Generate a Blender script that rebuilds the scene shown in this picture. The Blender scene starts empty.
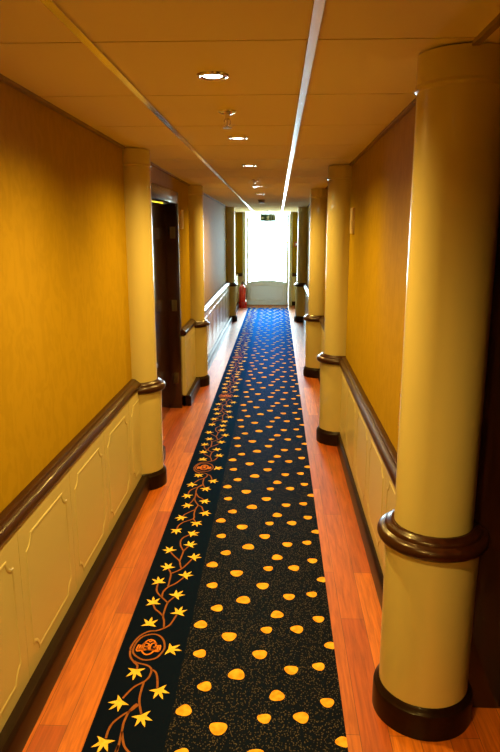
import bpy, bmesh, math, random
from mathutils import Vector, Matrix
random.seed(7)
SC = bpy.context.scene
COL = SC.collection
PI = math.pi

# ------------------------------------------------------------------ measures
H_EYE = 1.8
XLW, XLD, XLB = -0.985, -0.937, -0.885      # left: wallpaper, dado face, baseboard face
XRW, XRD, XRB = 0.575, 0.545, 0.520         # right
Y0, Y1 = -1.6, 15.72
COLL, COLR = -0.978, 0.572
def CZ(y): return 2.350 - 0.0095 * y
R_UP, R_LOW, R_RING, R_BASE = 0.138, 0.168, 0.197, 0.186
RAIL_LO, RAIL_HI = 0.700, 0.775

# ------------------------------------------------------------------ materials
def srgb(r, g, b):
    f = lambda c: (c/255/12.92) if c/255 <= .04045 else ((c/255+.055)/1.055)**2.4
    return (f(r), f(g), f(b), 1)

def mat(name, col, rough=0.5, metal=0.0, spec=0.5, coat=0.0, coat_rough=0.1, noise=None, bump=None):
    m = bpy.data.materials.new(name); m.use_nodes = True
    nt = m.node_tree; b = nt.nodes['Principled BSDF']
    b.inputs['Base Color'].default_value = col
    b.inputs['Roughness'].default_value = rough
    b.inputs['Metallic'].default_value = metal
    b.inputs['Specular IOR Level'].default_value = spec
    b.inputs['Coat Weight'].default_value = coat
    b.inputs['Coat Roughness'].default_value = coat_rough
    if noise or bump:
        tc = nt.nodes.new('ShaderNodeTexCoord'); mp = nt.nodes.new('ShaderNodeMapping')
        nt.links.new(tc.outputs['Object'], mp.inputs['Vector'])
    if noise:
        col2, scale, stretch = noise
        mp.inputs['Scale'].default_value = stretch
        n = nt.nodes.new('ShaderNodeTexNoise'); n.inputs['Scale'].default_value = scale
        n.inputs['Detail'].default_value = 4
        nt.links.new(mp.outputs['Vector'], n.inputs['Vector'])
        r = nt.nodes.new('ShaderNodeValToRGB')
        r.color_ramp.elements[0].position = .32; r.color_ramp.elements[1].position = .68
        r.color_ramp.elements[0].color = col; r.color_ramp.elements[1].color = col2
        nt.links.new(n.outputs['Fac'], r.inputs['Fac'])
        nt.links.new(r.outputs['Color'], b.inputs['Base Color'])
    if bump:
        scale, strength, dist = bump
        n2 = nt.nodes.new('ShaderNodeTexNoise'); n2.inputs['Scale'].default_value = scale
        n2.inputs['Detail'].default_value = 3
        nt.links.new(tc.outputs['Object'], n2.inputs['Vector'])
        bp = nt.nodes.new('ShaderNodeBump'); bp.inputs['Strength'].default_value = strength
        bp.inputs['Distance'].default_value = dist
        nt.links.new(n2.outputs['Fac'], bp.inputs['Height'])
        nt.links.new(bp.outputs['Normal'], b.inputs['Normal'])
    return m

M = {}
M['cream'] = mat('cream_gloss_paint', (.57, .50, .23, 1), .32, spec=.5, coat=.35, coat_rough=.08)
M['dado'] = mat('cream_dado_paint', (.57, .51, .28, 1), .35, spec=.5, coat=.2, coat_rough=.12)
M['tile'] = mat('ceiling_tile', (.82, .74, .50, 1), 1.0, spec=.0, bump=(350, .08, .001))
M['gap'] = mat('ceiling_shadow_gap', (.05, .035, .02, 1), .9)
M['edge'] = mat('brown_edge_angle', (.30, .22, .11, 1), .7, spec=.1)
M['grid'] = mat('brushed_grid_metal', (.82, .80, .78, 1), .24, 1.0)
M['darkwood'] = mat('dark_mahogany', (.009, .0025, .0015, 1), .35, spec=.15, coat=.05, coat_rough=.1,
                    noise=((.016, .005, .002, 1), 9, (6, .8, 6)))
M['railwood'] = mat('dark_mahogany_rail', (.022, .005, .002, 1), .3, spec=.25, coat=.16, coat_rough=.1,
                    noise=((.036, .009, .004, 1), 9, (6, 1, 6)))
M['doorwood'] = mat('dark_door_veneer', (.014, .004, .003, 1), .2, spec=.35, coat=.45, coat_rough=.08,
                    noise=((.03, .008, .005, 1), 7, (7, 7, .7)))
M['chrome'] = mat('chrome', (.75, .72, .68, 1), .15, 1.0)
M['brass'] = mat('dull_brass', (.16, .13, .09, 1), .4, 1.0)
M['white'] = mat('white_gloss_paint', (.62, .64, .62, 1), .3, coat=.3)
M['plastic'] = mat('cream_plastic', (.68, .55, .34, 1), .4)
M['red'] = mat('red_enamel', (.55, .015, .012, 1), .25, coat=.5)
M['black'] = mat('black_rubber', (.012, .012, .013, 1), .45)
M['green'] = mat('exit_sign_green', (.004, .05, .042, 1), .35)
M['signwhite'] = mat('exit_sign_white', (.85, .88, .86, 1), .4)
M['grey'] = mat('grey_plastic', (.22, .21, .19, 1), .5)
M['callred'] = mat('call_point_red', (.42, .02, .015, 1), .4)
M['terrace'] = mat('pale_paving', (.55, .55, .53, 1), .8, noise=((.62, .62, .6, 1), 5, (1, 1, 1)))
M['threshold'] = mat('oak_threshold', (.25, .13, .05, 1), .4)

def emis(name, col, s):
    m = bpy.data.materials.new(name); m.use_nodes = True
    b = m.node_tree.nodes['Principled BSDF']
    b.inputs['Base Color'].default_value = (.8, .8, .8, 1)
    b.inputs['Emission Color'].default_value = col
    b.inputs['Emission Strength'].default_value = s
    return m
M['lamp'] = emis('lit_lamp_lens', (1, .86, .66, 1), 9.0)

def glass():
    m = bpy.data.materials.new('clear_door_glass'); m.use_nodes = True
    nt = m.node_tree; nt.nodes.clear()
    o = nt.nodes.new('ShaderNodeOutputMaterial'); mx = nt.nodes.new('ShaderNodeMixShader')
    t = nt.nodes.new('ShaderNodeBsdfTransparent'); g = nt.nodes.new('ShaderNodeBsdfGlossy')
    t.inputs['Color'].default_value = (.95, .97, .97, 1); g.inputs['Roughness'].default_value = .02
    f = nt.nodes.new('ShaderNodeFresnel'); f.inputs['IOR'].default_value = 1.3
    nt.links.new(f.outputs['Fac'], mx.inputs['Fac'])
    nt.links.new(t.outputs['BSDF'], mx.inputs[1]); nt.links.new(g.outputs['BSDF'], mx.inputs[2])
    nt.links.new(mx.outputs['Shader'], o.inputs['Surface'])
    return m
M['glass'] = glass()
def sheet():
    m = mat('translucent_white_panel', (.5, .55, .55, 1), .35)
    nt = m.node_tree; b = nt.nodes['Principled BSDF']; o = nt.nodes['Material Output']
    t = nt.nodes.new('ShaderNodeBsdfTranslucent'); t.inputs['Color'].default_value = (.9, .95, .95, 1)
    mx = nt.nodes.new('ShaderNodeMixShader'); mx.inputs['Fac'].default_value = .075
    nt.links.new(b.outputs['BSDF'], mx.inputs[1]); nt.links.new(t.outputs['BSDF'], mx.inputs[2])
    nt.links.new(mx.outputs['Shader'], o.inputs['Surface'])
    return m
M['sheet'] = sheet()

def wallpaper():
    m = mat('yellow_damask_wallpaper', (.40, .23, .01, 1),   .7, spec=.05)
    nt = m.node_tree; b = nt.nodes['Principled BSDF']
    tc = nt.nodes.new('ShaderNodeTexCoord'); mp = nt.nodes.new('ShaderNodeMapping')
    mp.inputs['Scale'].default_value = (1, 1, .55)
    nt.links.new(tc.outputs['Object'], mp.inputs['Vector'])
    n = nt.nodes.new('ShaderNodeTexNoise'); n.inputs['Scale'].default_value = 13
    n.inputs['Detail'].default_value = 5; n.inputs['Distortion'].default_value = 1.6
    nt.links.new(mp.outputs['Vector'], n.inputs['Vector'])
    r = nt.nodes.new('ShaderNodeValToRGB')
    e = r.color_ramp.elements
    e[0].position = .42; e[0].color = (.36, .23, .008, 1)
    e[1].position = .56; e[1].color = (.395, .253, .010, 1)
    nt.links.new(n.outputs['Fac'], r.inputs['Fac']); nt.links.new(r.outputs['Color'], b.inputs['Base Color'])
    bp = nt.nodes.new('ShaderNodeBump'); bp.inputs['Strength'].default_value = .06
    bp.inputs['Distance'].default_value = .002
    nt.links.new(n.outputs['Fac'], bp.inputs['Height']); nt.links.new(bp.outputs['Normal'], b.inputs['Normal'])
    return m
M['paper'] = wallpaper()

def planks():
    m = mat('merbau_plank_floor', (.4, .1, .02, 1), .45, spec=.5, coat=1.0, coat_rough=.26)
    nt = m.node_tree; b = nt.nodes['Principled BSDF']; L = nt.links.new
    tc = nt.nodes.new('ShaderNodeTexCoord'); mp = nt.nodes.new('ShaderNodeMapping')
    mp.inputs['Rotation'].default_value = (0, 0, PI/2)
    mp.inputs['Location'].default_value = (.45, .007, 0)
    L(tc.outputs['Object'], mp.inputs['Vector'])
    br = nt.nodes.new('ShaderNodeTexBrick')
    br.offset = .37; br.offset_frequency = 2
    br.inputs['Scale'].default_value = 1
    br.inputs['Brick Width'].default_value = 1.15; br.inputs['Row Height'].default_value = .108
    br.inputs['Mortar Size'].default_value = .0012; br.inputs['Mortar Smooth'].default_value = .3
    br.inputs['Color1'].default_value = (0, 0, 0, 1); br.inputs['Color2'].default_value = (1, 1, 1, 1)
    br.inputs['Mortar'].default_value = (.2, .2, .2, 1)
    L(mp.outputs['Vector'], br.inputs['Vector'])
    r = nt.nodes.new('ShaderNodeValToRGB'); e = r.color_ramp.elements
    e[0].color = (.45, .075, .005, 1); e[1].color = (.76, .22, .008, 1)
    L(br.outputs['Color'], r.inputs['Fac'])
    mp2 = nt.nodes.new('ShaderNodeMapping'); mp2.inputs['Scale'].default_value = (34, 2.2, 1)
    L(tc.outputs['Object'], mp2.inputs['Vector'])
    n = nt.nodes.new('ShaderNodeTexNoise'); n.inputs['Scale'].default_value = 1.6
    n.inputs['Detail'].default_value = 6; n.inputs['Roughness'].default_value = .65
    n.inputs['Distortion'].default_value = .6
    L(mp2.outputs['Vector'], n.inputs['Vector'])
    r2 = nt.nodes.new('ShaderNodeValToRGB'); e = r2.color_ramp.elements
    e[0].position = .3; e[0].color = (.50, .42, .38, 1); e[1].position = .62; e[1].color = (1, 1, 1, 1)
    L(n.outputs['Fac'], r2.inputs['Fac'])
    mx = nt.nodes.new('ShaderNodeMixRGB'); mx.blend_type = 'MULTIPLY'; mx.inputs['Fac'].default_value = 1
    L(r.outputs['Color'], mx.inputs['Color1']); L(r2.outputs['Color'], mx.inputs['Color2'])
    mx2 = nt.nodes.new('ShaderNodeMixRGB'); mx2.inputs['Color2'].default_value = (.09, .025, .008, 1)
    L(br.outputs['Fac'], mx2.inputs['Fac']); L(mx.outputs['Color'], mx2.inputs['Color1'])
    L(mx2.outputs['Color'], b.inputs['Base Color'])
    return m
M['planks'] = planks()

def pile(name, col, speck=None):
    m = mat(name, col, .85, spec=.25)
    nt = m.node_tree; b = nt.nodes['Principled BSDF']; L = nt.links.new
    b.inputs['Specular IOR Level'].default_value = 0
    gl = nt.nodes.new('ShaderNodeBsdfGlossy'); gl.inputs['Color'].default_value = (.008, .078, .25, 1); gl.inputs['Roughness'].default_value = .5
    lw = nt.nodes.new('ShaderNodeFresnel'); lw.inputs['IOR'].default_value = 1.28
    ms = nt.nodes.new('ShaderNodeMixShader')
    L(lw.outputs['Fac'], ms.inputs['Fac']); L(b.outputs['BSDF'], ms.inputs[1]); L(gl.outputs['BSDF'], ms.inputs[2])
    L(ms.outputs['Shader'], nt.nodes['Material Output'].inputs['Surface'])
    tc = nt.nodes.new('ShaderNodeTexCoord')
    n = nt.nodes.new('ShaderNodeTexNoise'); n.inputs['Scale'].default_value = 420; n.inputs['Detail'].default_value = 2
    L(tc.outputs['Object'], n.inputs['Vector'])
    bp = nt.nodes.new('ShaderNodeBump'); bp.inputs['Strength'].default_value = .35; bp.inputs['Distance'].default_value = .002
    L(n.outputs['Fac'], bp.inputs['Height']); L(bp.outputs['Normal'], b.inputs['Normal'])
    if speck:
        v = nt.nodes.new('ShaderNodeTexVoronoi'); v.inputs['Scale'].default_value = 135
        v.inputs['Randomness'].default_value = 1
        mp = nt.nodes.new('ShaderNodeMapping'); mp.inputs['Scale'].default_value = (1, .72, 0)
        L(tc.outputs['Object'], mp.inputs['Vector']); L(mp.outputs['Vector'], v.inputs['Vector'])
        r = nt.nodes.new('ShaderNodeValToRGB'); e = r.color_ramp.elements
        e[0].position = .24; e[0].color = speck; e[1].position = .34; e[1].color = col
        L(v.outputs['Distance'], r.inputs['Fac']); L(r.outputs['Color'], b.inputs['Base Color'])
    return m
M['navy'] = pile('navy_carpet_border', (.004, .006, .022, 1))
M['field'] = pile('speckled_navy_carpet', (.006, .007, .018, 1), (.092, .074, .068, 1))
def yarn(name, c1, c2, scale):
    return mat(name, c1, .9, spec=.15, noise=(c2, scale, (1, 1, 1)))
M['star'] = yarn('yellow_star_yarn', (.82, .52, .05, 1), (.95, .70, .14, 1), 60)
M['petal'] = yarn('golden_petal_yarn', (.85, .32, .02, 1), (.95, .55, .07, 1), 40)
M['vine'] = yarn('copper_vine_yarn', (.24, .08, .025, 1), (.32, .11, .035, 1), 60)
M['mono'] = yarn('orange_monogram_yarn', (.70, .20, .02, 1), (.78, .26, .04, 1), 60)

# ------------------------------------------------------------------ mesh helpers
class MB:
    def __init__(s): s.v = []; s.f = []; s.m = []
    def add(s, vs, fs, mi=0):
        o = len(s.v); s.v += [tuple(p) for p in vs]
        for f in fs: s.f.append([i+o for i in f]); s.m.append(mi)
        return s
    def box(s, x0, x1, y0, y1, z0, z1, mi=0, bev=0):
        if bev:
            bm = bmesh.new(); bmesh.ops.create_cube(bm, size=1)
            for v in bm.verts:
                v.co = Vector((x0+(v.co.x+.5)*(x1-x0), y0+(v.co.y+.5)*(y1-y0), z0+(v.co.z+.5)*(z1-z0)))
            bmesh.ops.bevel(bm, geom=bm.edges[:], offset=bev, segments=2, affect='EDGES', profile=.7)
            bm.verts.index_update()
            s.add([v.co for v in bm.verts], [[v.index for v in f.verts] for f in bm.faces], mi); bm.free()
            return s
        vs = [(x, y, z) for z in (z0, z1) for y in (y0, y1) for x in (x0, x1)]
        return s.add(vs, [(0,2,3,1), (4,5,7,6), (0,1,5,4), (2,6,7,3), (0,4,6,2), (1,3,7,5)], mi)
    def hexa(s, a, b, mi=0):      # bottom quad a, top quad b
        return s.add(list(a)+list(b), [(3,2,1,0), (4,5,6,7), (0,1,5,4), (1,2,6,5), (2,3,7,6), (3,0,4,7)], mi)
    def lathe(s, prof, seg=48, c=(0,0,0), mi=0):
        vs = []; fs = []
        for r, z in prof:
            for k in range(seg):
                a = 2*PI*k/seg; vs.append((c[0]+r*math.cos(a), c[1]+r*math.sin(a), c[2]+z))
        n = len(prof)
        for i in range(n-1):
            for k in range(seg):
                k2 = (k+1) % seg
                fs.append((i*seg+k, i*seg+k2, (i+1)*seg+k2, (i+1)*seg+k))
        fs.append(tuple(reversed(range(seg)))); fs.append(tuple((n-1)*seg+k for k in range(seg)))
        return s.add(vs, fs, mi)
    def sweepy(s, prof, y0, y1, mi=0):   # closed profile [(x,z)] along Y
        n = len(prof)
        vs = [(x, y0, z) for x, z in prof]+[(x, y1, z) for x, z in prof]
        fs = [(i, (i+1) % n, n+(i+1) % n, n+i) for i in range(n)]
        fs += [tuple(reversed(range(n))), tuple(range(n, 2*n))]
        return s.add(vs, fs, mi)
    def tube(s, pts, r, seg=10, mi=0):
        pts = [Vector(p) for p in pts]; vs = []; fs = []
        up = Vector((.13, .27, .95))
        for i, p in enumerate(pts):
            t = (pts[min(i+1, len(pts)-1)]-pts[max(i-1, 0)]).normalized()
            a = t.cross(up).normalized(); b = t.cross(a)
            rr = r[i] if isinstance(r, (list, tuple)) else r
            for k in range(seg):
                an = 2*PI*k/seg; vs.append(p+a*rr*math.cos(an)+b*rr*math.sin(an))
        for i in range(len(pts)-1):
            for k in range(seg):
                k2 = (k+1) % seg; fs.append((i*seg+k, i*seg+k2, (i+1)*seg+k2, (i+1)*seg+k))
        fs.append(tuple(range(seg))); fs.append(tuple(reversed([(len(pts)-1)*seg+k for k in range(seg)])))
        return s.add(vs, fs, mi)
    def build(s, name, mats, parent=None, smooth=True, loc=(0,0,0), fix=True):
        me = bpy.data.meshes.new(name); me.from_pydata(s.v, [], s.f)
        if not isinstance(mats, (list, tuple)): mats = [mats]
        for m in mats: me.materials.append(m)
        me.polygons.foreach_set('material_index', s.m)
        if fix:
            bm = bmesh.new(); bm.from_mesh(me)
            bmesh.ops.recalc_face_normals(bm, faces=bm.faces[:]); bm.to_mesh(me); bm.free()
        if smooth:
            me.shade_smooth(); me.set_sharp_from_angle(angle=math.radians(32))
        me.update()
        o = bpy.data.objects.new(name, me); COL.objects.link(o); o.location = loc
        if parent: o.parent = parent
        return o

def empty(name, loc, rz=0):
    o = bpy.data.objects.new(name, None); COL.objects.link(o); o.location = loc
    o.rotation_euler = (0, 0, rz); o.empty_display_size = .1
    return o
def tag(o, label, cat, group=None):
    o['label'] = label; o['category'] = cat
    if group: o['group'] = group
    return o
def struct(o, label=None):
    o['kind'] = 'structure'
    if label: o['label'] = label
    return o

# ------------------------------------------------------------------ floor, walls, ceiling
struct(MB().box(-1.3, 1.15, Y0-.1, Y1+.35, -.08, 0).build('floor', M['planks'], smooth=False),
       'glossy orange brown wooden plank floor of the corridor')

D1A, D1B, D1H = 4.98, 6.42, 2.06        # left door opening
D2A, D2B, D2H = 1.10, 2.203, 2.08       # right doorway opening
DEX0, DEX1, DEH = -0.775, 0.300, 2.235  # end door opening
TOP = 2.45
w = MB()
w.box(XLW-.28, XLW, Y0, D1A, 0, TOP).box(XLW-.28, XLW, D1B, Y1, 0, TOP).box(XLW-.28, XLW, D1A, D1B, D1H, TOP)
struct(w.build('wall_left', M['paper'], smooth=False), 'left corridor wall in yellow patterned wallpaper')
w = MB()
w.box(XRW, XRW+.34, Y0, D2A, 0, TOP).box(XRW, XRW+.34, D2B, Y1, 0, TOP).box(XRW+.32, XRW+.5, D2A-.2, D2B+.2, 0, TOP)
struct(w.build('wall_right', M['paper'], smooth=False), 'right corridor wall in yellow patterned wallpaper')
w = MB()
w.box(XLW-.28, DEX0, Y1, Y1+.2, 0, TOP).box(DEX1, XRW+.34, Y1, Y1+.2, 0, TOP)
w.box(DEX0, DEX1, Y1, Y1+.2, DEH, TOP)
struct(w.build('wall_end', M['paper'], smooth=False), 'narrow wallpapered end wall around the bright glass door')
struct(MB().box(XLW-.28, XRW+.34, Y0-.15, Y0, 0, TOP).build('wall_back', M['paper'], smooth=False))

# ceiling: backing slab + single tiles with shadow gaps
c = MB()
def slab(x0, x1, y0, y1, zo0, zo1, mi):
    c.hexa([(x0, y0, CZ(y0)+zo0), (x1, y0, CZ(y0)+zo0), (x1, y1, CZ(y1)+zo0), (x0, y1, CZ(y1)+zo0)],
           [(x0, y0, CZ(y0)+zo1), (x1, y0, CZ(y0)+zo1), (x1, y1, CZ(y1)+zo1), (x0, y1, CZ(y1)+zo1)], mi)
slab(XLW-.003, XRW+.003, Y0-.003, Y1+.003, .012, .06, 1)
slab(XRW+.001, XRW+.33, D2A-.003, D2B+.003, -.004, .06, 0)
TP, T0 = .735, 2.025
XS = [XLW-.001, -.553, .095, XRW+.001]
ys = [T0+TP*k for k in range(-5, 20)]
ys = [Y0] + [y for y in ys if Y0+.05 < y < Y1-.05] + [Y1]
g = .0055
for i in range(3):
    for a, b in zip(ys[:-1], ys[1:]):
        slab(XS[i]+.001, XS[i+1]-.001, a+g, b-g, 0, .013, 0)
struct(c.build('ceiling', [M['tile'], M['gap']], smooth=False), 'suspended ceiling of large orange lit tiles')
n = 1
for x, lab in ((-.553, 'dull ceiling runner on the left side'), (.095, 'bright white ceiling runner on the right side')):
    t = MB(); hw = .013
    t.hexa([(x-hw, Y0, CZ(Y0)-.007), (x+hw, Y0, CZ(Y0)-.007), (x+hw, Y1, CZ(Y1)-.007), (x-hw, Y1, CZ(Y1)-.007)],
           [(x-hw, Y0, CZ(Y0)+.002), (x+hw, Y0, CZ(Y0)+.002), (x+hw, Y1, CZ(Y1)+.002), (x-hw, Y1, CZ(Y1)+.002)])
    struct(t.build('trim_%d' % n, M['grid'], smooth=False), lab); n += 1
for x0, x1, lab in ((XLW-.001, XLW+.02, 'ceiling edge angle along the left wall'), (XRW-.02, XRW+.001, 'ceiling edge angle along the right wall')):
    t = MB()
    t.hexa([(x0, Y0, CZ(Y0)-.014), (x1, Y0, CZ(Y0)-.014), (x1, Y1, CZ(Y1)-.014), (x0, Y1, CZ(Y1)-.014)],
           [(x0, Y0, CZ(Y0)+.002), (x1, Y0, CZ(Y0)+.002), (x1, Y1, CZ(Y1)+.002), (x0, Y1, CZ(Y1)+.002)])
    struct(t.build('trim_%d' % n, M['edge'], smooth=False), lab); n += 1

# ------------------------------------------------------------------ dado panelling, baseboards, handrails
def panel_outline(y0, y1, z0, z1, t, r=.055, seg=6):
    """rectangle with scooped corners, inset by t"""
    out = []
    R = r+t; k = math.sqrt(max(R*R-t*t, 0))
    for (cy, cz, sy, sz, order) in ((y0, z0, 1, 1, 0), (y1, z0, -1, 1, 1), (y1, z1, -1, -1, 0), (y0, z1, 1, -1, 1)):
        a0 = math.asin(t/R); a1 = PI/2-a0
        pts = []
        for i in range(seg+1):
            a = a0+(a1-a0)*i/seg
            pts.append((cy+sy*R*math.cos(a), cz+sz*R*math.sin(a)))
        # go round anticlockwise starting from bottom-left
        if order == 0: pts.reverse()
        out += pts
    return out

def dado(side, y0, y1, name, label):
    xw, xf = (XLW, XLD) if side < 0 else (XRW, XRD)
    d = 1 if side < 0 else -1
    zb, zt = .10, RAIL_LO+(.05 if side < 0 else .01)
    m = MB()
    m.box(min(xw-d*.002, xf-d*.006), max(xw-d*.002, xf-d*.006), y0, y1, 0, zt)
    P = .60
    base = 2.13 if side < 0 else 2.43
    ks = [base+P*k for k in range(-8, 26)]
    cuts = [y0]+[y for y in ks if y0+.06 < y < y1-.06]+[y1]
    for a, b in zip(cuts[:-1], cuts[1:]):
        m.box(min(xf-d*.007, xf), max(xf-d*.007, xf), a+.002, b-.002, zb-.06, zt)
        if b-a < .3: continue
        ia, ib, ja, jb = a+.055, b-.055, zb+.065, zt-.075
        rings = []
        for t, h in ((0, -.001), (.004, .0030), (.010, .0034), (.015, .002), (.018, -.001)):
            rings.append([(xf+d*h, p[0], p[1]) for p in panel_outline(ia, ib, ja, jb, t+.001)])
        nn = len(rings[0]); vs = [p for r in rings for p in r]; fs = []
        for i in range(len(rings)-1):
            for k in range(nn):
                k2 = (k+1) % nn; fs.append((i*nn+k, i*nn+k2, (i+1)*nn+k2, (i+1)*nn+k))
        m.add(vs, fs)
    return struct(m.build(name, M['dado'], fix=True), label)

def base_profile(side):
    xw, xf = (XLW, XLB) if side < 0 else (XRW, XRB)
    d = 1 if side < 0 else -1
    return [(xw-d*.002, 0), (xf, 0), (xf, .092), (xf-d*.006, .104), (xf-d*.016, .112), (xw-d*.002, .112)]

def rail_profile(side):
    xw = XLW if side < 0 else XRW
    d = 1 if side < 0 else -1
    k = .033 if side < 0 else -.006
    L, Hh = RAIL_LO+k, RAIL_HI+k
    p = [(-.002, Hh), (.022, Hh), (.030, Hh-.004), (.034, Hh-.012), (.044, Hh-.016), (.056, Hh-.023), (.062, Hh-.034),
         (.063, Hh-.045), (.059, Hh-.056), (.052, Hh-.064), (.044, Hh-.069), (.036, L), (-.002, L)]
    return [(xw+d*a, z) for a, z in p]

RG = .155   # how far rails stop short of a column's centre
LC = [4.40, 7.47, 12.95]
RC = [2.19, 5.44, 8.02, 12.95]
lspans = [(Y0, LC[0]), (LC[0], D1A-.075), (D1B+.075, LC[1]), (LC[1], LC[2]), (LC[2], Y1)]
rspans = [(Y0, D2A-.005), (RC[0], RC[1]), (RC[1], RC[2]), (RC[2], RC[3]), (RC[3], Y1)]
lnames = ['long yellowish panelled dado between camera and first left column',
          'short dado between first left column and dark door',
          'short dado between dark door and second left column',
          'long daylit dado past the second left column', 'dado in the far left corner']
rnames = ['dado on the right wall behind the camera', 'panelled dado between first and second right columns',
          'dado between second and third right columns', 'long daylit dado past the third right column',
          'dado in the far right corner']
for (a, b), lab in zip(lspans, lnames): dado(-1, a, b, 'trim_%d' % n, lab); n += 1
for (a, b), lab in zip(rspans, rnames): dado(1, a, b, 'trim_%d' % n, lab); n += 1
bl = MB(); br = MB()
for a, b in lspans: bl.sweepy(base_profile(-1), a, b)
for a, b in rspans: br.sweepy(base_profile(1), a, b)
struct(bl.build('baseboard_left', M['darkwood']), 'dark wooden baseboard along the left wall')
struct(br.build('baseboard_right', M['darkwood']), 'dark wooden baseboard along the right wall')
be = MB().box(XLB, DEX0-.06, Y1-.022, Y1+.001, 0, .112, bev=.004).box(DEX1+.06, XRB, Y1-.022, Y1+.001, 0, .112, bev=.004)
struct(be.build('baseboard_end', M['darkwood']), 'dark baseboard pieces either side of the end door')
de = MB().box(XLD, DEX0-.06, Y1-.03, Y1+.001, .1, RAIL_LO).box(DEX1+.06, XRD, Y1-.03, Y1+.001, .1, RAIL_LO)
struct(de.build('trim_%d' % n, M['dado'], smooth=False), 'pale dado either side of the end door'); n += 1

def handrail(side, a, b, label):
    if b-a < .03: return
    o = MB().sweepy(rail_profile(side), 0, b-a).build('handrail', M['railwood'], loc=(0, a, 0))
    tag(o, label, 'handrail', 'dark wooden wall rails')
handrail(-1, Y0, LC[0]-RG, 'long dark wooden handrail in the left foreground above cream panels')
handrail(-1, LC[0]+RG, D1A-.075, 'short stub of dark handrail between first left column and dark door')
handrail(-1, D1B+.075, LC[1]-RG, 'short dark handrail between dark door and second left column')
handrail(-1, LC[1]+RG, LC[2]-RG, 'long handrail shining white in daylight on the far left wall')
handrail(1, RC[0]+RG, RC[1]-RG, 'dark handrail running behind the big foreground column on the right')
handrail(1, RC[1]+RG, RC[2]-RG, 'handrail between second and third right columns')
handrail(1, RC[2]+RG, RC[3]-RG, 'handrail shining white in daylight on the far right wall')
for x0, x1, lab in ((XLW, DEX0-.06, 'short dark handrail on the end wall left of the glass door'),
                    (DEX1+.06, XRW, 'short dark handrail on the end wall right of the glass door')):
    p = [(-.002, RAIL_HI), (.030, RAIL_HI), (.060, RAIL_HI-.02), (.070, RAIL_HI-.045), (.060, RAIL_LO+.015), (.035, RAIL_LO), (-.002, RAIL_LO)]
    m = MB(); k = len(p)
    m.add([(x0, Y1-a, z) for a, z in p]+[(x1, Y1-a, z) for a, z in p],
          [(i, (i+1) % k, k+(i+1) % k, k+i) for i in range(k)]+[tuple(range(k)), tuple(range(k, 2*k))])
    tag(m.build('handrail', M['railwood']), lab, 'handrail', 'dark wooden wall rails')

# ------------------------------------------------------------------ columns
def column(x, y, label):
    t = empty('column', (x, y, 0)); tag(t, label, 'column', 'round columns along the corridor')
    zc = CZ(y+.16)
    MB().lathe([(R_UP, RAIL_HI-.03), (R_UP, zc-.085)], 64).build('shaft', M['cream'], t)
    MB().lathe([(R_UP-.002, zc-.112), (R_UP+.006, zc-.106), (R_UP+.008, zc-.100), (R_UP+.006, zc-.094), (R_UP+.003, zc-.090),
                (R_UP+.003, zc-.010), (R_UP+.003, zc-.004)], 64).build('collar', M['cream'], t)
    MB().lathe([(R_LOW-.004, .09), (R_LOW-.004, .5), (R_LOW, RAIL_LO+.02)], 64).build('casing', M['cream'], t)
    L, Hh = RAIL_LO, RAIL_HI
    o = R_RING
    MB().lathe([(R_UP-.01, L), (R_LOW+.001, L), (R_LOW+.012, L+.003), (o-.005, L+.011), (o, L+.022), (o, L+.031), (o-.004, L+.041),
                (o-.012, L+.048), (o-.022, L+.050), (o-.026, L+.052), (o-.028, L+.060), (o-.034, L+.066), (o-.044, L+.069), (o-.050, Hh), (R_UP-.01, Hh)], 72
               ).build('rail_ring', M['railwood'], t)
    MB().lathe([(R_BASE, 0), (R_BASE, .085), (R_BASE-.003, .098), (R_BASE-.010, .104), (R_BASE-.013, .112), (R_BASE-.020, .120),
                (R_LOW-.02, .122)], 72).build('plinth', M['darkwood'], t)
    return t
column(COLL, LC[0], 'cream column with dark ring left of the near dark door')
column(COLL, LC[1], 'cream column just beyond the dark door on the left wall')
column(COLL, LC[2], 'far grey lit column beside the red fire extinguisher')
column(COLR, RC[0], 'big cream foreground column with thick dark ring on the right')
column(COLR-.03, RC[1], 'second cream column from the front on the right, dark handrail running to it')
column(COLR-.045, RC[2], 'third column on the right, partly hidden behind the second right column')
column(COLR-.04, RC[3], 'farthest right column near the bright end door')

# ------------------------------------------------------------------ left door (recessed, dark, glossy)
d1 = empty('door_1', (0, 0, 0)); struct(d1, 'dark glossy recessed door on the left behind the first column')
XD = XLW-.10
f = MB()
f.box(XD-.02, XLW+.018, D1A-.07, D1A+.02, 0, D1H+.09, bev=.004)
f.box(XD-.02, XLW+.018, D1B-.02, D1B+.07, 0, D1H+.09, bev=.004)
f.box(XD-.02, XLW+.018, D1A+.018, D1B-.018, D1H-.02, D1H+.09, bev=.004)
f.build('door_frame', M['doorwood'], d1)
lf = MB().box(XD-.045, XD, D1A+.024, D1B-.024, .006, D1H-.024, bev=.003).build('door_leaf', M['doorwood'], d1)
for z in (.32, 1.06, 1.77):
    hg = MB().box(XD+.05, XD+.09, D1B-.0225, D1B-.0195, z-.055, z+.055, bev=.001)
    hg.tube([(XD+.046, D1B-.03, z-.055), (XD+.046, D1B-.03, z+.055)], .007)
    hg.build('hinge', M['brass'], d1)
hd = MB()
hd.lathe([(.026, 0), (.026, .006), (.01, .008), (.01, .03), (.02, .034), (.024, .046), (.018, .056)], 24)
hd.v = [(XD+z, D1A+.13+x, .96+y) for x, y, z in hd.v]
hd.build('door_handle', M['chrome'], lf)

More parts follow.
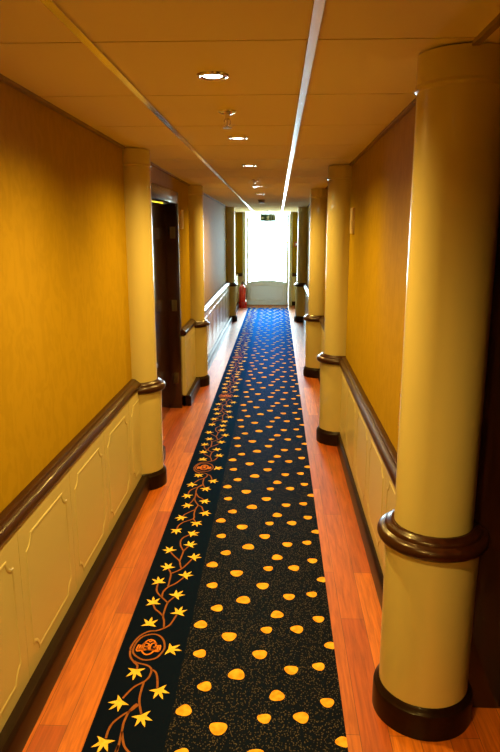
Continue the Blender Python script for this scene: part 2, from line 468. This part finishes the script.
# right doorway: dark lined recess with dark door
d2 = empty('door_2', (0, 0, 0)); struct(d2, 'dark wood lined door alcove beside the big foreground column')
f = MB(); XB = XRW+.315
f.box(XB-.02, XB, D2B-.11, D2B-.022, 0, D2H, bev=.003)
f.box(XB-.02, XB, D2A+.022, D2A+.11, 0, D2H, bev=.003)
f.box(XB-.02, XB, D2A+.108, D2B-.108, D2H-.09, D2H, bev=.003)
f.build('door_frame', M['doorwood'], d2)
MB().box(XRW+.004, XB, D2B-.020, D2B, 0, D2H, bev=.002).build('side_lining', M['doorwood'], d2)
MB().box(XRW+.004, XB, D2A, D2A+.020, 0, D2H, bev=.002).build('side_lining', M['doorwood'], d2)
lf2 = MB().box(XB-.012, XB+.002, D2A+.112, D2B-.112, .006, D2H-.093, bev=.003).build('door_leaf', M['doorwood'], d2)
hd = MB().tube([(XB-.012, D2A+.18, 1.0), (XB-.06, D2A+.18, 1.0), (XB-.065, D2A+.20, 1.0), (XB-.065, D2A+.30, 1.0)], .009)
hd.build('door_handle', M['chrome'], lf2)

# end door: white frame, tall pane, panelled foot
d3 = empty('door_3', (0, 0, 0)); struct(d3, 'white glazed door full of daylight at the end of the corridor')
f = MB()
f.box(DEX0-.055, DEX0+.022, Y1-.035, Y1+.12, 0, CZ(Y1)-.004, bev=.004)
f.box(DEX1-.022, DEX1+.055, Y1-.035, Y1+.12, 0, CZ(Y1)-.004, bev=.004)
f.box(DEX0+.02, DEX1-.02, Y1-.035, Y1+.12, CZ(Y1)-.03, CZ(Y1)-.004, bev=.003)
f.build('door_frame', M['white'], d3)
a0, a1 = DEX0+.026, DEX1-.026
ST = .055
l = MB()
zt = CZ(Y1)-.034
l.box(a0, a0+ST, Y1+.02, Y1+.065, .015, zt, bev=.004)
l.box(a1-ST, a1, Y1+.02, Y1+.065, .015, zt, bev=.004)
l.box(a0+ST-.002, a1-ST+.002, Y1+.021, Y1+.064, zt-.03, zt, bev=.004)
# foot panel with a softly arched top edge
N = 24; vs = []
xa, xb = a0+ST-.002, a1-ST+.002
for yy in (Y1+.024, Y1+.061):
    for i in range(N+1):
        u = i/N; x = xa+(xb-xa)*u
        vs.append((x, yy, .56+.045*(1-(2*u-1)**2)))
    for i in range(N+1): vs.append((xa+(xb-xa)*i/N, yy, .016))
fs = []
for s0 in (0, 2*(N+1)):
    for i in range(N): fs.append((s0+i, s0+i+1, s0+N+1+i+1, s0+N+1+i))
for i in range(N): fs.append((i, i+1, 2*(N+1)+i+1, 2*(N+1)+i))
fs.append(tuple(range(N+1, 2*N+2))+tuple(reversed(range(3*(N+1), 4*(N+1)))))
lf3 = l.build('door_leaf', M['white'], d3)
fp = MB().add(vs, fs).build('foot_panel', M['sheet'], d3)
pm = MB()
for (x0, x1, z0, z1) in ((xa+.05, xb-.05, .09, .115), (xa+.05, xb-.05, .475, .50), (xa+.05, xa+.075, .09, .50), (xb-.075, xb-.05, .09, .50)):
    pm.box(x0, x1, Y1+.014, Y1+.026, z0, z1, bev=.003)
pm.build('panel_moulding', M['white'], fp)
MB().box(xa-.005, xb+.005, Y1+.038, Y1+.046, .55, zt-.028).build('glass_pane', M['glass'], d3, smooth=False)
MB().box(DEX0-.02, DEX1+.02, Y1-.03, Y1+.12, 0, .014, bev=.003).build('threshold', M['threshold'], d3)
hd = MB().tube([(a1-.03, Y1+.02, 1.0), (a1-.03, Y1-.02, 1.0), (a1-.045, Y1-.025, 1.0), (a1-.13, Y1-.025, 1.0)], .009)
hd.build('door_handle', M['chrome'], lf3)
struct(MB().box(-3, 2.6, Y1+.35, Y1+6, -.12, -.02).build('trim_%d' % n, M['terrace'], smooth=False), 'pale terrace outside the end door'); n += 1

# ------------------------------------------------------------------ carpet runner with woven pattern
CX0, CX1, CXB = -.674, .266, -.386
CY0, CY1 = -1.35, 15.15
ZC = .0065; ZP = .0072
cp = MB()
cp.box(CX0, CXB, CY0, CY1, .0005, ZC, 0); cp.box(CXB, CX1, CY0, CY1, .0005, ZC, 1)
def smooth_line(p, sub=5):
    P = [Vector((a, b)) for a, b in p]; out = []
    for i in range(len(P)-1):
        p0 = P[max(i-1, 0)]; p1 = P[i]; p2 = P[i+1]; p3 = P[min(i+2, len(P)-1)]
        for k in range(sub):
            t = k/sub
            out.append(.5*((2*p1)+(p2-p0)*t+(2*p0-5*p1+4*p2-p3)*t*t+(3*p1-p0-3*p2+p3)*t**3))
    out.append(P[-1]); return out
def ribbon(pts, wd, mi, dy=0, z=ZP, closed=False):
    vs = []; fs = []; k = len(pts)
    for i, p in enumerate(pts):
        if closed: t = pts[(i+1) % k]-pts[i-1]
        else: t = pts[min(i+1, k-1)]-pts[max(i-1, 0)]
        if t.length < 1e-9: t = Vector((1, 0))
        t.normalize(); nn = Vector((-t.y, t.x))*wd/2
        a = p+nn; b = p-nn
        vs += [(a.x, a.y+dy, z), (b.x, b.y+dy, z)]
    if max(v[1] for v in vs) > CY1-.01 or min(v[1] for v in vs) < CY0+.01: return
    for i in range(k if closed else k-1):
        j = (i+1) % k; fs.append((2*i, 2*i+1, 2*j+1, 2*j))
    cp.add(vs, fs, mi)
def poly(pts, mi, z=ZP):
    if max(p[1] for p in pts) > CY1-.01 or min(p[1] for p in pts) < CY0+.01: return
    cx = sum(p[0] for p in pts)/len(pts); cy = sum(p[1] for p in pts)/len(pts); k = len(pts)
    cp.add([(cx, cy, z)]+[(p[0], p[1], z) for p in pts], [(0, 1+i, 1+(i+1) % k) for i in range(k)], mi)
VINE = [
 [(-.626,2.475),(-.617,2.435),(-.594,2.399),(-.574,2.377),(-.572,2.355)],
 [(-.594,2.405),(-.578,2.394),(-.532,2.379),(-.51,2.354),(-.51,2.311),(-.525,2.28),(-.562,2.243),(-.59,2.18)],
 [(-.51,2.354),(-.49,2.339),(-.475,2.3),(-.465,2.245)],
 [(-.526,2.276),(-.526,2.21),(-.52,2.16),(-.500,2.101)],
 [(-.52,2.151),(-.539,2.121),(-.568,2.093),(-.596,2.051),(-.604,2.011),(-.603,1.975)],
 [(-.625,2.478),(-.628,2.495),(-.62,2.541),(-.603,2.582),(-.572,2.614),(-.537,2.621),(-.507,2.641),(-.485,2.667),(-.475,2.699),(-.464,2.750)],
 [(-.507,2.641),(-.516,2.697),(-.527,2.735),(-.528,2.789),(-.523,2.851),(-.500,2.900)],
 [(-.526,2.733),(-.552,2.768),(-.576,2.794),(-.593,2.835)],
 [(-.522,2.847),(-.558,2.892),(-.585,2.928),(-.6,2.965),(-.604,3.025)],
 [(-.561,2.9),(-.563,2.944),(-.546,2.99),(-.511,3.03),(-.478,3.090)],
 [(-.547,2.997),(-.548,3.052),(-.553,3.124),(-.575,3.176)],
 [(-.553,3.125),(-.521,3.154),(-.503,3.177),(-.486,3.212),(-.458,3.290)],
 [(-.503,3.177),(-.514,3.209),(-.528,3.262),(-.56,3.308),(-.595,3.362)],
 [(-.526,3.262),(-.521,3.342),(-.52,3.375),(-.498,3.435)],
 [(-.52,3.375),(-.545,3.433),(-.554,3.493),(-.545,3.538),(-.508,3.582)],
 [(-.600,3.640),(-.598,3.695),(-.575,3.745),(-.535,3.781),(-.516,3.808),(-.523,3.881),(-.521,3.957),(-.513,4.002),(-.530,4.045),(-.548,4.100),(-.549,4.150),(-.553,4.216),(-.556,4.26),(-.548,4.32),(-.528,4.359)],
 [(-.518,3.798),(-.495,3.745)],
 [(-.592,3.822),(-.582,3.858),(-.551,3.902),(-.523,3.935)],
 [(-.513,4.002),(-.487,3.981),(-.471,3.926),(-.457,3.892)],
 [(-.553,4.216),(-.530,4.15),(-.500,4.115),(-.480,4.082)],
 [(-.549,4.150),(-.560,4.07),(-.578,4.010)],
 # spiral that holds the monogram
 [(-.615,2.479),(-.614,2.510),(-.608,2.540),(-.591,2.574),(-.562,2.592),(-.532,2.592),(-.507,2.574),(-.491,2.546),(-.481,2.510),(-.482,2.480),(-.500,2.434),(-.530,2.416),(-.560,2.416),(-.591,2.436),(-.608,2.456),(-.615,2.479)],
]
STARS = [((-.573,2.342),(0,-1)),((-.456,2.232),(.3,-1)),((-.595,2.159),(-.5,-1)),((-.495,2.086),(.3,-1)),((-.605,1.959),(-.3,-1)),
 ((-.452,2.490),(1,.1)),((-.458,2.765),(.5,1)),((-.493,2.914),(.6,1)),((-.595,2.844),(-.3,1)),((-.603,3.037),(0,1)),((-.475,3.106),(.5,1)),
 ((-.578,3.186),(-.5,1)),((-.580,2.669),(.2,1)),((-.454,3.301),(.5,1)),((-.599,3.376),(-.5,1)),((-.495,3.447),(.5,1)),((-.503,3.589),(.9,.6)),
 ((-.602,3.633),(-.1,-1)),((-.492,3.739),(.4,-1)),((-.594,3.816),(-.4,-1)),((-.456,3.888),(.4,-1)),((-.579,4.004),(-.3,-1)),((-.479,4.077),(.5,-1))]
def star(x, y, dx, dy, jit):
    a0 = math.atan2(dy, dx)+jit
    lens = [(0, .055), (.78, .050), (-.78, .050), (1.95, .042), (-1.95, .042)]
    prof = []
    for a, r in lens: prof += [(a, r)]
    tips = sorted(lens); out = []
    for i, (a, r) in enumerate(tips):
        nx = tips[(i+1) % 5][0]+(2*PI if i == 4 else 0)
        rv = .0185 if i != 4 else .010
        out += [(a-.17, r*.66), (a, r), (a+.17, r*.66), ((a+nx)/2, rv)]
    return [(x+r*math.cos(a0+a)*.95, y+r*math.sin(a0+a)*1.05) for a, r in out]
EM = (-.549, 2.500)
def mono():
    """two intertwined letters in a ring on a double bar, local px of a 10x view -> plan"""
    L = []
    cv = lambda p: Vector((EM[0]+(p[0]-195)*.000447, EM[1]+(172-p[1])*.00070))
    L.append(([cv((195+66*math.cos(2*PI*i/40), 170+74*math.sin(2*PI*i/40))) for i in range(40)], True))
    for pl in ([(140,122),(140,200)], [(140,132),(172,134),(190,146),(188,158),(160,166),(140,167)], [(160,166),(192,172),(196,186),(180,198),(140,200)],
               [(262,140),(246,130),(222,132),(208,150),(206,176),(220,196),(246,198),(262,184),(262,170),(236,170)],
               [(180,108),(196,118),(214,98)],
               [(92,148),(84,165),(80,196),(92,214)], [(112,150),(106,168),(106,198)], [(298,148),(306,165),(308,196),(296,214)], [(278,150),(284,168),(284,198)],
               [(78,190),(140,192),(200,196),(262,197),(310,206)], [(92,214),(130,204)], [(262,208),(296,214)]):
        L.append((smooth_line([tuple(cv(p)) for p in pl], 4), False))
    return L
MONO = mono()
PER, CELL = 2.205, .5515
VL = [smooth_line(v) for v in VINE]
for k in range(-2, 7):
    dy = PER*k
    for v in VL: ribbon([Vector((p.x, p.y)) for p in v], .0085, 4, dy)
    for pts, cl in MONO: ribbon(pts, .0075, 5, dy, ZP+.0003, cl)
    for i, ((x, y), (dx, dyy)) in enumerate(STARS):
        poly([(a, b+dy) for a, b in star(x, y, dx, dyy, math.sin(i*2.3)*.25)], 2, ZP+.0004)
PET = [(-.202,2.044,.036),(-.034,2.099,.028),(.104,2.105,.032),(-.343,2.127,.033),(.21,2.194,.029),(.011,2.221,.033),(-.278,2.264,.031),
       (-.153,2.334,.037),(.074,2.379,.031),(.189,2.405,.028),(-.321,2.469,.030),(-.060,2.475,.034),(.249,2.543,.028)]
for k in range(-6, 24):
    for i, (x, y, r) in enumerate(PET):
        rot = [0, .2, 2.4, .9, 0, 1.2, .6, 2.9, 0, .3, .5, .1, 2.7][i]; pts = []
        for q in range(22):
            a = 2*PI*q/22
            # rose petal: broad rounded top, pointed foot
            rr = .88*r*(1-.16*math.cos(3*(a+.5))*.55-.12*math.sin(a))
            px = rr*math.cos(a)*1.06; py = rr*math.sin(a)*1.0
            ca, sa = math.cos(rot), math.sin(rot)
            pts.append((min(x+px*ca-py*sa, CX1), y+CELL*k+px*sa+py*ca))
        poly(pts, 3)
cp.v = [(x, y-.012, z) if z > ZC+.0002 else (x, y, z) for x, y, z in cp.v]
rug = cp.build('carpet_runner', [M['navy'], M['field'], M['star'], M['petal'], M['vine'], M['mono']], smooth=False, fix=False)
tag(rug, 'long navy carpet runner with golden petals and a starry vine border on the wooden floor', 'carpet')

# ------------------------------------------------------------------ ceiling fittings
XC = -.232
spot_col = (1.0, .63, .13)
def downlight(y, label, energy):
    t = empty('downlight', (XC, y, CZ(y))); tag(t, label, 'ceiling light', 'recessed ceiling downlights')
    MB().lathe([(.038, -.004), (.047, -.008), (.054, -.006), (.057, .001), (.038, .001)], 40).build('bezel', M['chrome'], t)
    MB().lathe([(.001, -.0062), (.028, -.0055), (.0385, -.003), (.0385, .001)], 40).build('lamp_lens', M['lamp'], t)
    ld = bpy.data.lights.new('downlight_beam', 'SPOT'); ld.energy = energy; ld.color = spot_col
    ld.spot_size = math.radians(158); ld.spot_blend = .9; ld.shadow_soft_size = .038
    lo = bpy.data.objects.new('downlight_beam', ld); COL.objects.link(lo); lo.parent = t; lo.location = (0, 0, -.03)
    return t
SPOT = 113
for y, lab in ((2.43, 'largest round ceiling downlight, nearest the camera'), (3.90, 'second nearest round downlight, just past the sprinkler'),
               (5.37, 'third ceiling downlight from the front'), (7.55, 'fourth ceiling downlight, beyond the tiny far sprinkler'),
               (8.95, 'farthest small ceiling downlight towards the end door'),
               (.835, 'ceiling downlight just above the camera'), (-.59, 'ceiling downlight behind the camera')):
    downlight(y, lab, SPOT)
def sprinkler(y, label):
    t = empty('sprinkler', (XC, y, CZ(y))); tag(t, label, 'sprinkler', 'ceiling fire sprinklers')
    MB().lathe([(.012, -.016), (.03, -.010), (.040, -.004), (.042, .001)], 32).build('rosette', M['chrome'], t)
    s = MB().lathe([(.007, -.036), (.011, -.032), (.011, -.010)], 16)
    for sx in (-1, 1): s.tube([(sx*.009, 0, -.03), (sx*.015, 0, -.045), (sx*.010, 0, -.06), (0, 0, -.068)], .0025, 6)
    s.tube([(0, 0, -.034), (0, 0, -.064)], .004, 8)
    s.build('sprinkler_head', M['chrome'], t)
    MB().lathe([(.019, -.072), (.020, -.070), (.006, -.066)], 20).build('deflector', M['chrome'], t)
sprinkler(3.10, 'chrome sprinkler hanging between the two nearest downlights')
sprinkler(6.75, 'tiny far sprinkler ahead of the fourth downlight')
t = empty('smoke_detector', (XC-.02, 10.40, CZ(10.40))); tag(t, 'small dark smoke detector on the far ceiling', 'smoke detector')
MB().lathe([(.032, -.05), (.045, -.046), (.05, -.034), (.042, -.022), (.056, -.016), (.058, .001)], 32).build('housing', M['grey'], t)

# exit sign hung from the ceiling in front of the end door
YS = 14.75
t = empty('exit_sign', (-.215, YS, CZ(YS))); tag(t, 'green hanging exit sign in front of the bright end door', 'exit sign')
MB().tube([(0, 0, .001), (0, 0, -.085)], .010).build('stem', M['white'], t)
MB().lathe([(.035, -.012), (.04, .001)], 24).build('mounting_plate', M['white'], t)
bz = -.235
MB().box(-.17, .17, -.016, .016, bz, bz+.15, bev=.004).build('sign_panel', M['green'], t)
p = MB(); y = -.0165; zc = bz+.075
def flat(pts): 
    k = len(pts); p.add([(a, y-.0012, zc+b) for a, b in pts]+[(a, y+.001, zc+b) for a, b in pts],
        [tuple(range(k)), tuple(reversed(range(k, 2*k)))]+[(i, (i+1) % k, k+(i+1) % k, k+i) for i in range(k)])
# arrow
flat([(-.155, 0), (-.125, .035), (-.125, .012), (-.085, .012), (-.085, -.012), (-.125, -.012), (-.125, -.035)])
# running figure
flat([(.012+.013*math.cos(2*PI*i/12), .045+.013*math.sin(2*PI*i/12)) for i in range(12)])
flat([(-.02, .026), (.014, .03), (.022, .018), (.01, -.01), (-.008, -.012), (-.016, .006)])
flat([(-.018, .026), (-.045, .012), (-.04, .004), (-.012, .016)])
flat([(.016, .022), (.034, .008), (.042, .014), (.022, .030)])
flat([(-.006, -.010), (.012, -.01), (.030, -.03), (.024, -.055), (.014, -.052), (.016, -.032), (.0, -.02)])
flat([(-.008, -.006), (-.022, -.03), (-.05, -.034), (-.05, -.046), (-.014, -.042), (.004, -.014)])
# doorway
for q in ([(.065, -.055), (.065, .055), (.135, .055), (.135, .045), (.075, .045), (.075, -.055)], [(.125, -.055), (.125, .046), (.135, .046), (.135, -.055)]): flat(q)
p.build('pictogram', M['signwhite'], t, smooth=False)

# fire extinguisher on a floor stand
t = empty('fire_extinguisher', (-.815, 15.25, 0)); tag(t, 'red fire extinguisher on a stand left of the end door', 'fire extinguisher')
MB().lathe([(.105, 0), (.108, .01), (.105, .10), (.098, .13), (.088, .135)], 40).build('stand', M['red'], t)
MB().lathe([(.070, .135), (.078, .145), (.078, .44), (.072, .475), (.055, .505), (.032, .525), (.024, .535), (.024, .55)], 40).build('cylinder', M['red'], t)
va = MB().lathe([(.024, .55), (.03, .556), (.03, .575), (.018, .585), (.014, .60)], 24).build('valve', M['black'], t)
h = MB().tube([(0, 0, .60), (.02, -.02, .625), (.045, -.06, .64)], .008, 8); h.tube([(0, 0, .585), (.03, -.03, .59), (.05, -.07, .595)], .006, 8)
h.build('lever', M['black'], va)
MB().tube([(.0, 0, .575), (.05, -.01, .575), (.085, -.015, .53), (.094, -.02, .42), (.092, -.02, .28), (.09, -.02, .2)], .010, 8).build('hose', M['black'], va)

# fire alarm call point on the end wall
t = empty('call_point', (.452, Y1, 1.46)); tag(t, 'small red fire alarm box on the end wall right of the door', 'alarm box')
MB().box(-.055, .055, -.045, .001, -.055, .055, bev=.006).build('housing', M['callred'], t)
MB().box(-.032, .032, -.047, -.044, -.03, .03, bev=.001).build('press_plate', M['signwhite'], t)

# wall boxes
def wallbox(x, y, z, side, label):
    t = empty('wall_box', (x, y, z)); tag(t, label, 'wall box', 'cream wall boxes')
    d = -side
    a, b = sorted((0-d*.001, d*.020))
    MB().box(a, b, -.075, .075, -.095, .095, bev=.006).build('housing', M['plastic'], t)
    a, b = sorted((d*.018, d*.023))
    MB().box(a, b, -.05, .05, -.07, .005, bev=.001).build('grille', M['plastic'], t)
    return t
wallbox(XLW, 6.72, 1.90, -1, 'small cream box high on the wall right of the dark door')
wallbox(XRW, 5.06, 1.865, 1, 'small cream box on the right wall in front of the second right column')

# ------------------------------------------------------------------ daylight
wd = bpy.data.worlds.new('overcast_sky'); SC.world = wd; wd.use_nodes = True
bg = wd.node_tree.nodes['Background']
bg.inputs['Color'].default_value = (.72, .92, 1.0, 1); bg.inputs['Strength'].default_value = 44
pl = bpy.data.lights.new('door_daylight', 'AREA'); pl.shape = 'RECTANGLE'; pl.size = xb-xa+.06; pl.size_y = zt-.52
pl.cycles.is_portal = True
po = bpy.data.objects.new('door_daylight', pl); COL.objects.link(po)
po.location = ((xa+xb)/2, Y1+.13, (zt+.52)/2); po.rotation_euler = (-PI/2, 0, 0)

# ------------------------------------------------------------------ camera
VX, VY, FPX, W_, H_ = 277.6, 229.5, 646.0, 500, 752
d = Vector(((VX-W_/2)/FPX, (H_/2-VY)/FPX, 1)).normalized()
th = math.atan((H_/2-VY)/FPX)
up = Vector((0, math.cos(th), -math.sin(th))); up = (up-d*up.dot(d)).normalized()
right = up.cross(d)
if right.x < 0: right = -right
cx_ = Vector((right.x, d.x, up.x)); cy_ = Vector((right.y, d.y, up.y)); cz_ = Vector((right.z, d.z, up.z))
cam = bpy.data.cameras.new('camera'); cam.sensor_fit = 'VERTICAL'; cam.sensor_height = 36
cam.lens = FPX/H_*36; cam.clip_start = .02
co = bpy.data.objects.new('camera', cam); COL.objects.link(co)
mt = Matrix((cx_, cy_, -cz_)).transposed().to_4x4(); mt.translation = Vector((0, 0, H_EYE))
co.matrix_world = mt; SC.camera = co

vs_ = SC.view_settings; vs_.view_transform = 'Standard'; vs_.look = 'None'; vs_.gamma = 1; vs_.exposure = 0.1
vs_.use_curve_mapping = False
SC.cycles.use_denoising = True; SC.cycles.max_bounces = 10; SC.cycles.diffuse_bounces = 6; SC.cycles.glossy_bounces = 5
SC.cycles.sample_clamp_indirect = 8; SC.cycles.caustics_reflective = False; SC.cycles.caustics_refractive = False
